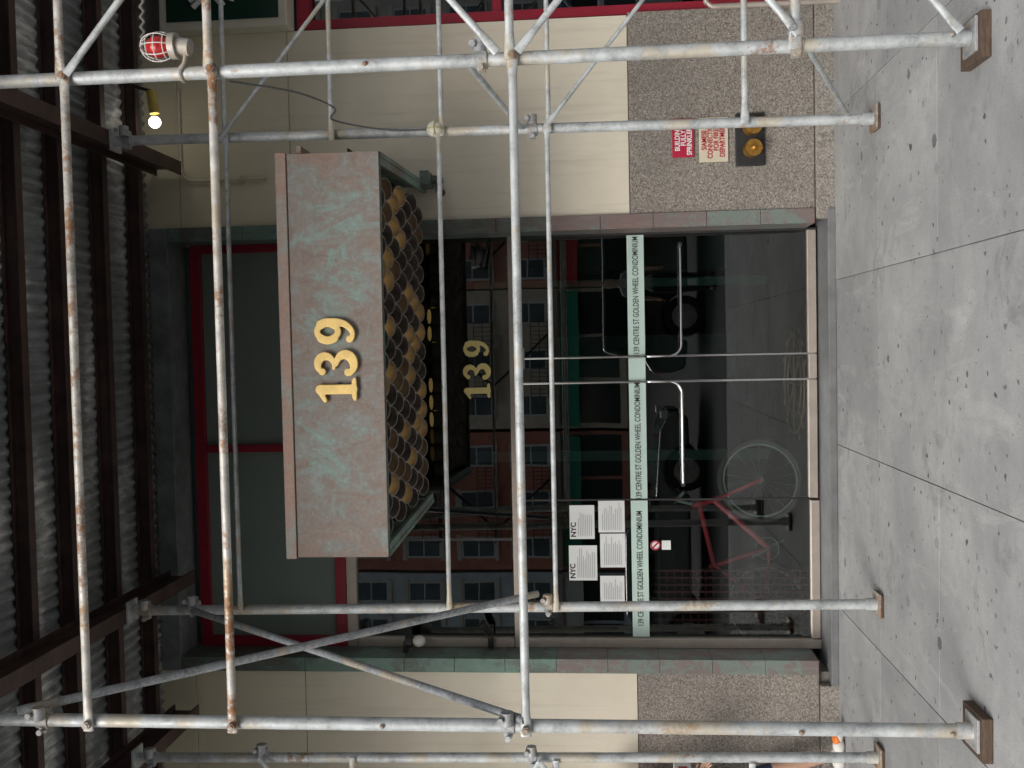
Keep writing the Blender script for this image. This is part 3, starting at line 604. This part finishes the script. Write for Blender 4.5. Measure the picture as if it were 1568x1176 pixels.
# ------------------------------------------------------------------ buildings across the street
def block(name,xc,w,h,wallc,esc=True,shop=(.03,.12,.08)):
    e=empty(name); Y=-42; x0=xc-w/2; x1=xc+w/2
    wm=simple(name+"_wall",wallc,.9,0,.18,1.5,0,30)
    b=B(); b.box(x0,x1,Y-12,Y,0,h); b.done("walls",wm,e)
    st=3.2; nf=int((h-4.2)/st); nc=max(3,int(w/2.1)); fr_=B(); g=B(); si=B()
    for fl in range(nf):
        z=4.6+fl*st
        for c in range(nc):
            x=x0+(c+.5)*w/nc
            fr_.box(x-.62,x+.62,Y+.001,Y+.08,z-.05,z+1.95); g.box(x-.5,x+.5,Y+.081,Y+.09,z+.05,z+.92); g.box(x-.5,x+.5,Y+.081,Y+.09,z+1.0,z+1.85)
            si.box(x-.75,x+.75,Y+.001,Y+.2,z-.25,z-.06); si.box(x-.75,x+.75,Y+.001,Y+.15,z+1.96,z+2.2)
    fr_.done("window_frames",simple("frame_paint",(.8,.78,.74),.6,0,.1,3,0),e); g.done("window_glass",simple("far_glass",(.10,.13,.15),.2,0,.5,.6,0),e); si.done("sills_and_lintels",simple("limestone",(.75,.72,.64),.8,0,.1,3,0),e)
    b=B(); b.box(x0-.1,x1+.1,Y,Y+.5,h-.5,h); b.box(x0,x1,Y,Y+.3,3.9,4.2)
    for k in range(int(w/1.2)): b.box(x0+.4+k*1.2,x0+.6+k*1.2,Y,Y+.4,h-.9,h-.5)
    b.done("cornice",simple("cornice_paint",(.45,.38,.33),.7,0,.1,3,0),e)
    b=B()
    for k in range(3):
        xs0=x0+.3+k*(w-.3)/3; b.box(xs0,xs0+(w-.9)/3,Y+.001,Y+.05,.4,3.0)
    b.done("shop_windows",simple("shop_glass",(.04,.05,.05),.1,0,.3,1,0),e)
    b=B(); b.hexa([(x0+.2,Y+.05,3.0),(x1-.2,Y+.05,3.0),(x1-.2,Y+.06,3.8),(x0+.2,Y+.06,3.8),(x0+.2,Y+1.3,2.7),(x1-.2,Y+1.3,2.7),(x1-.2,Y+1.25,2.95),(x0+.2,Y+1.25,2.95)]); b.done("awning",simple(name+"_awning",shop,.7,0,.1,3,0),e)
    if esc:
        b=B()
        for fl in range(nf):
            z=4.4+fl*st; xa=xc-2.2; xb=xc+2.2
            b.box(xa,xb,Y+.3,Y+1.2,z,z+.06)
            for zz in (.5,1.0): b.box(xa,xb,Y+1.17,Y+1.2,z+zz,z+zz+.04)
            for k in range(19): b.box(xa+k*.24,xa+k*.24+.03,Y+1.17,Y+1.2,z,z+1.0)
            s_=1 if fl%2 else -1; b.tube((xc-s_*1.5,Y+.8,z),(xc+s_*1.5,Y+.8,z+st),.06,seg=6); b.tube((xc-s_*1.5,Y+1.1,z),(xc+s_*1.5,Y+1.1,z+st),.06,seg=6)
        b.done("fire_escape",BLACK,e)
block("sky_tone_block",-28,12,19,(.6,.5,.42),esc=False,shop=(.35,.03,.03))
block("sky_tone_block",-17.5,8.6,19,(.70,.76,.82),esc=False,shop=(.6,.6,.55))  # added block: hides the bright sky, its colour gives sky tone in the glass
block("sky_tone_block",-9,8,17,(.66,.28,.20),shop=(.03,.24,.16))
block("sky_tone_block",-.8,8,21,(.80,.68,.54),shop=(.03,.28,.18))
block("sky_tone_block",6.6,6.6,19,(.70,.32,.24),shop=(.5,.03,.03))
block("sky_tone_block",15,10,21,(.65,.6,.55),esc=False,shop=(.05,.12,.3))
block("sky_tone_block",28,15,16,(.55,.28,.23),shop=(.05,.2,.1))
# ------------------------------------------------------------------ people
SKIN=simple("skin",(.50,.30,.21),.55,0,.06,10,.03); HAIR=simple("dark_hair",(.015,.011,.009),.6,0,.3,60,.3)
def skinned(name,verts,edges,radii,root=0,sub=2):
    me=bpy.data.meshes.new(name); me.from_pydata(verts,edges,[]); o=bpy.data.objects.new(name,me); COL.objects.link(o)
    o.modifiers.new("skin","SKIN"); me.skin_vertices[0].data[root].use_root=True
    for i,r in enumerate(radii):
        me.skin_vertices[0].data[i].radius=(r,r) if isinstance(r,(int,float)) else r
        if i!=root: me.skin_vertices[0].data[i].use_root=False
    s=o.modifiers.new("s","SUBSURF"); s.levels=sub; s.render_levels=sub
    dg=bpy.context.evaluated_depsgraph_get(); dg.update(); ev=o.evaluated_get(dg); nm=bpy.data.meshes.new_from_object(ev); bpy.data.objects.remove(o)
    n=bpy.data.objects.new(name,nm); COL.objects.link(n)
    for p in nm.polygons: p.use_smooth=True
    return n
def person(name,loc,rot,shirt,pants,shoe,stride=.25,armL=None,armR=None,shorts=False,short_sleeve=True):
    e=empty(name,loc); e.rotation_euler.z=rot
    s=stride
    aL=armL or ((-.12,.23,1.14),(-.02,.25,.90)); aR=armR or ((.02,-.23,1.14),(.18,-.22,.93))
    V=[(0,0,.95),(0,0,1.08),(0,0,1.27),(0,0,1.41),(.01,0,1.49),(.02,0,1.56),
       (0,.16,1.41),aL[0],aL[1],(0,-.16,1.41),aR[0],aR[1],
       (0,.09,.89),(s*.6,.10,.50),(s,.10,.09),(0,-.09,.89),(-s*.25,-.10,.50),(-s*1.1,-.10,.13)]
    E=[(0,1),(1,2),(2,3),(3,4),(4,5),(3,6),(6,7),(7,8),(3,9),(9,10),(10,11),(0,12),(12,13),(13,14),(0,15),(15,16),(16,17)]
    R=[(.13,.10),(.12,.09),(.145,.10),(.11,.08),.052,.05,.062,.045,.028,.062,.045,.028,.09,.06,.037,.09,.06,.037]
    o=skinned("body",V,E,R); o.parent=e
    for m_ in (shirt,pants,SKIN): o.data.materials.append(m_)
    hemz=.52 if shorts else .10
    for p in o.data.polygons:
        c=p.center
        if c.z>1.475 and abs(c.y)<.1: p.material_index=2
        elif abs(c.y)>.17 and c.z<(1.22 if short_sleeve else .95) and c.z>.8 : p.material_index=2
        elif c.z>.96 : p.material_index=0
        elif abs(c.y)>.19 and c.z>.8: p.material_index=2
        else: p.material_index=1 if c.z>hemz else 2
    b=B(); b.sphere((.035,0,1.635),.1,.95,.78,1.2,20); b.sphere((.02,.078,1.63),.02,.8,.4,1.4,8); b.sphere((.02,-.078,1.63),.02,.8,.4,1.4,8); b.tube((.125,0,1.645),(.148,0,1.61),.008,.014,8); b.done("head",SKIN,e,smooth=True)
    b=B(); b.sphere((.018,0,1.66),.104,.95,.84,1.0,20); b.v=[(x-.0,y,z) if not (x>.07 and z<1.70) else (.06,y*.9,z) for x,y,z in b.v]; b.done("hair",HAIR,e,smooth=True)
    b=B(); b.sphere((.122,.03,1.64),.009,n=8); b.sphere((.122,-.03,1.64),.009,n=8); b.done("eyes",INK,e); B().sphere((.126,0,1.577),.02,.3,1,.25,8).done("mouth",simple("lips",(.35,.12,.1),.5),e,smooth=True)
    for (el,wr_),sg in ((aL,1),(aR,-1)):
        w=Vector(wr_); d=(w-Vector(el)).normalized(); fwd=Vector((1,0,0)); fwd=(fwd-d*fwd.dot(d)).normalized(); side=d.cross(fwd)
        V=[tuple(w),tuple(w+d*.05),tuple(w+d*.085)]; E=[(0,1),(1,2)]; R=[(.026,.018),(.036,.015),(.034,.013)]
        for k,(off,l) in enumerate(((.026,.075),(.009,.085),(-.009,.078),(-.026,.06))):
            i=len(V); b0=w+d*.085+fwd*off; V+= [tuple(b0),tuple(b0+d*l*.5-side*sg*.008),tuple(b0+d*l*.9-side*sg*.028)]; E+=[(2,i),(i,i+1),(i+1,i+2)]; R+=[.0095,.0085,.007]
        i=len(V); V+=[tuple(w+d*.03+fwd*.035),tuple(w+d*.07+fwd*.055),tuple(w+d*.10+fwd*.055)]; E+=[(0,i),(i,i+1),(i+1,i+2)]; R+=[.012,.010,.008]
        h=skinned("hand",V,E,R,0,1); h.parent=e; h.data.materials.append(SKIN)
    b=B()
    for (ax,ay,az),pit in (((s,.10,.09),.0),((-s*1.1,-.10,.13),.35)):
        for t,r_,hh in ((-.05,.043,.045),(0,.046,.055),(.07,.047,.042),(.14,.045,.032),(.19,.036,.026)):
            b.sphere((ax+t*math.cos(pit),ay,max(.045,az-.05)-t*math.sin(pit)*.5+0),r_,1.3,1,hh/r_,12)
    b.done("shoes",shoe,e,smooth=True)
    return e
def cloth(n,c): return simple(n,c,.9,0,.12,14,.3,90)
p=person("pedestrian",(-3.22,7.0,0),0,cloth("red_shirt",(.45,.03,.03)),cloth("navy_shorts",(.03,.04,.08)),simple("white_sneaker",(.7,.68,.65),.6),.28,armR=((.05,-.24,1.16),(.22,-.20,1.06)),shorts=True)
b=B(); b.box(.20,.30,-.28,-.10,1.10,1.22); b.done("white_parcel",WHITE,p,bevel=.01); B().box(.201,.303,-.283,-.18,1.13,1.19).done("parcel_label",RS,p)
B().sphere((.40,.10,.06),.045,1.2,1.05,.7,10).done("toe_cap",simple("orange_trim",(.75,.20,.04),.5),p,smooth=True)
person("pedestrian",(.95,-.8,-.16),math.pi/2,cloth("grey_shirt",(.3,.32,.34)),cloth("dark_trousers",(.03,.03,.04)),BLACK,.12)
# ------------------------------------------------------------------ light & camera
w=bpy.data.worlds.new("World"); scn.world=w; w.use_nodes=True; nt=w.node_tree; bg=nt.nodes["Background"]
sky=nt.nodes.new("ShaderNodeTexSky"); sky.sky_type='NISHITA'; sky.sun_disc=False
el=math.radians(36); az=math.radians(205)
sky.sun_elevation=el; sky.sun_rotation=az; sky.dust_density=4; sky.air_density=1.2
hs=nt.nodes.new("ShaderNodeHueSaturation"); hs.inputs["Saturation"].default_value=.30
nt.links.new(sky.outputs[0],hs.inputs["Color"]); nt.links.new(hs.outputs[0],bg.inputs[0]); bg.inputs[1].default_value=.15
sd=bpy.data.lights.new("sun","SUN"); sd.energy=1.5; sd.angle=math.radians(30); sd.color=(1,.96,.9); so=bpy.data.objects.new("sun",sd); COL.objects.link(so)
dirv=Vector((math.sin(az)*math.cos(el),math.cos(az)*math.cos(el),math.sin(el)))
so.rotation_euler=dirv.to_track_quat('Z','Y').to_euler(); so.location=dirv*30
th=math.radians(4.9); ps=math.radians(2.2); ro=math.radians(1.0)
fw=Vector((-math.sin(ps)*math.cos(th),math.cos(ps)*math.cos(th),math.sin(th)))
r0=Vector((math.cos(ps),math.sin(ps),0)); u0=r0.cross(fw)
up=u0*math.cos(ro)+r0*math.sin(ro); ri=r0*math.cos(ro)-u0*math.sin(ro)
cam=bpy.data.cameras.new("camera"); co_=bpy.data.objects.new("camera",cam); COL.objects.link(co_)
X=-up; Y=ri; Z=-fw
co_.matrix_world=Matrix(((X.x,Y.x,Z.x,0),(X.y,Y.y,Z.y,0),(X.z,Y.z,Z.z,1.7),(0,0,0,1)))
cam.sensor_width=36; cam.lens=36*1524/1568; cam.clip_end=1000; cam.clip_start=.05
scn.camera=co_
scn.view_settings.view_transform='Standard'; scn.view_settings.look='None'; scn.view_settings.exposure=0
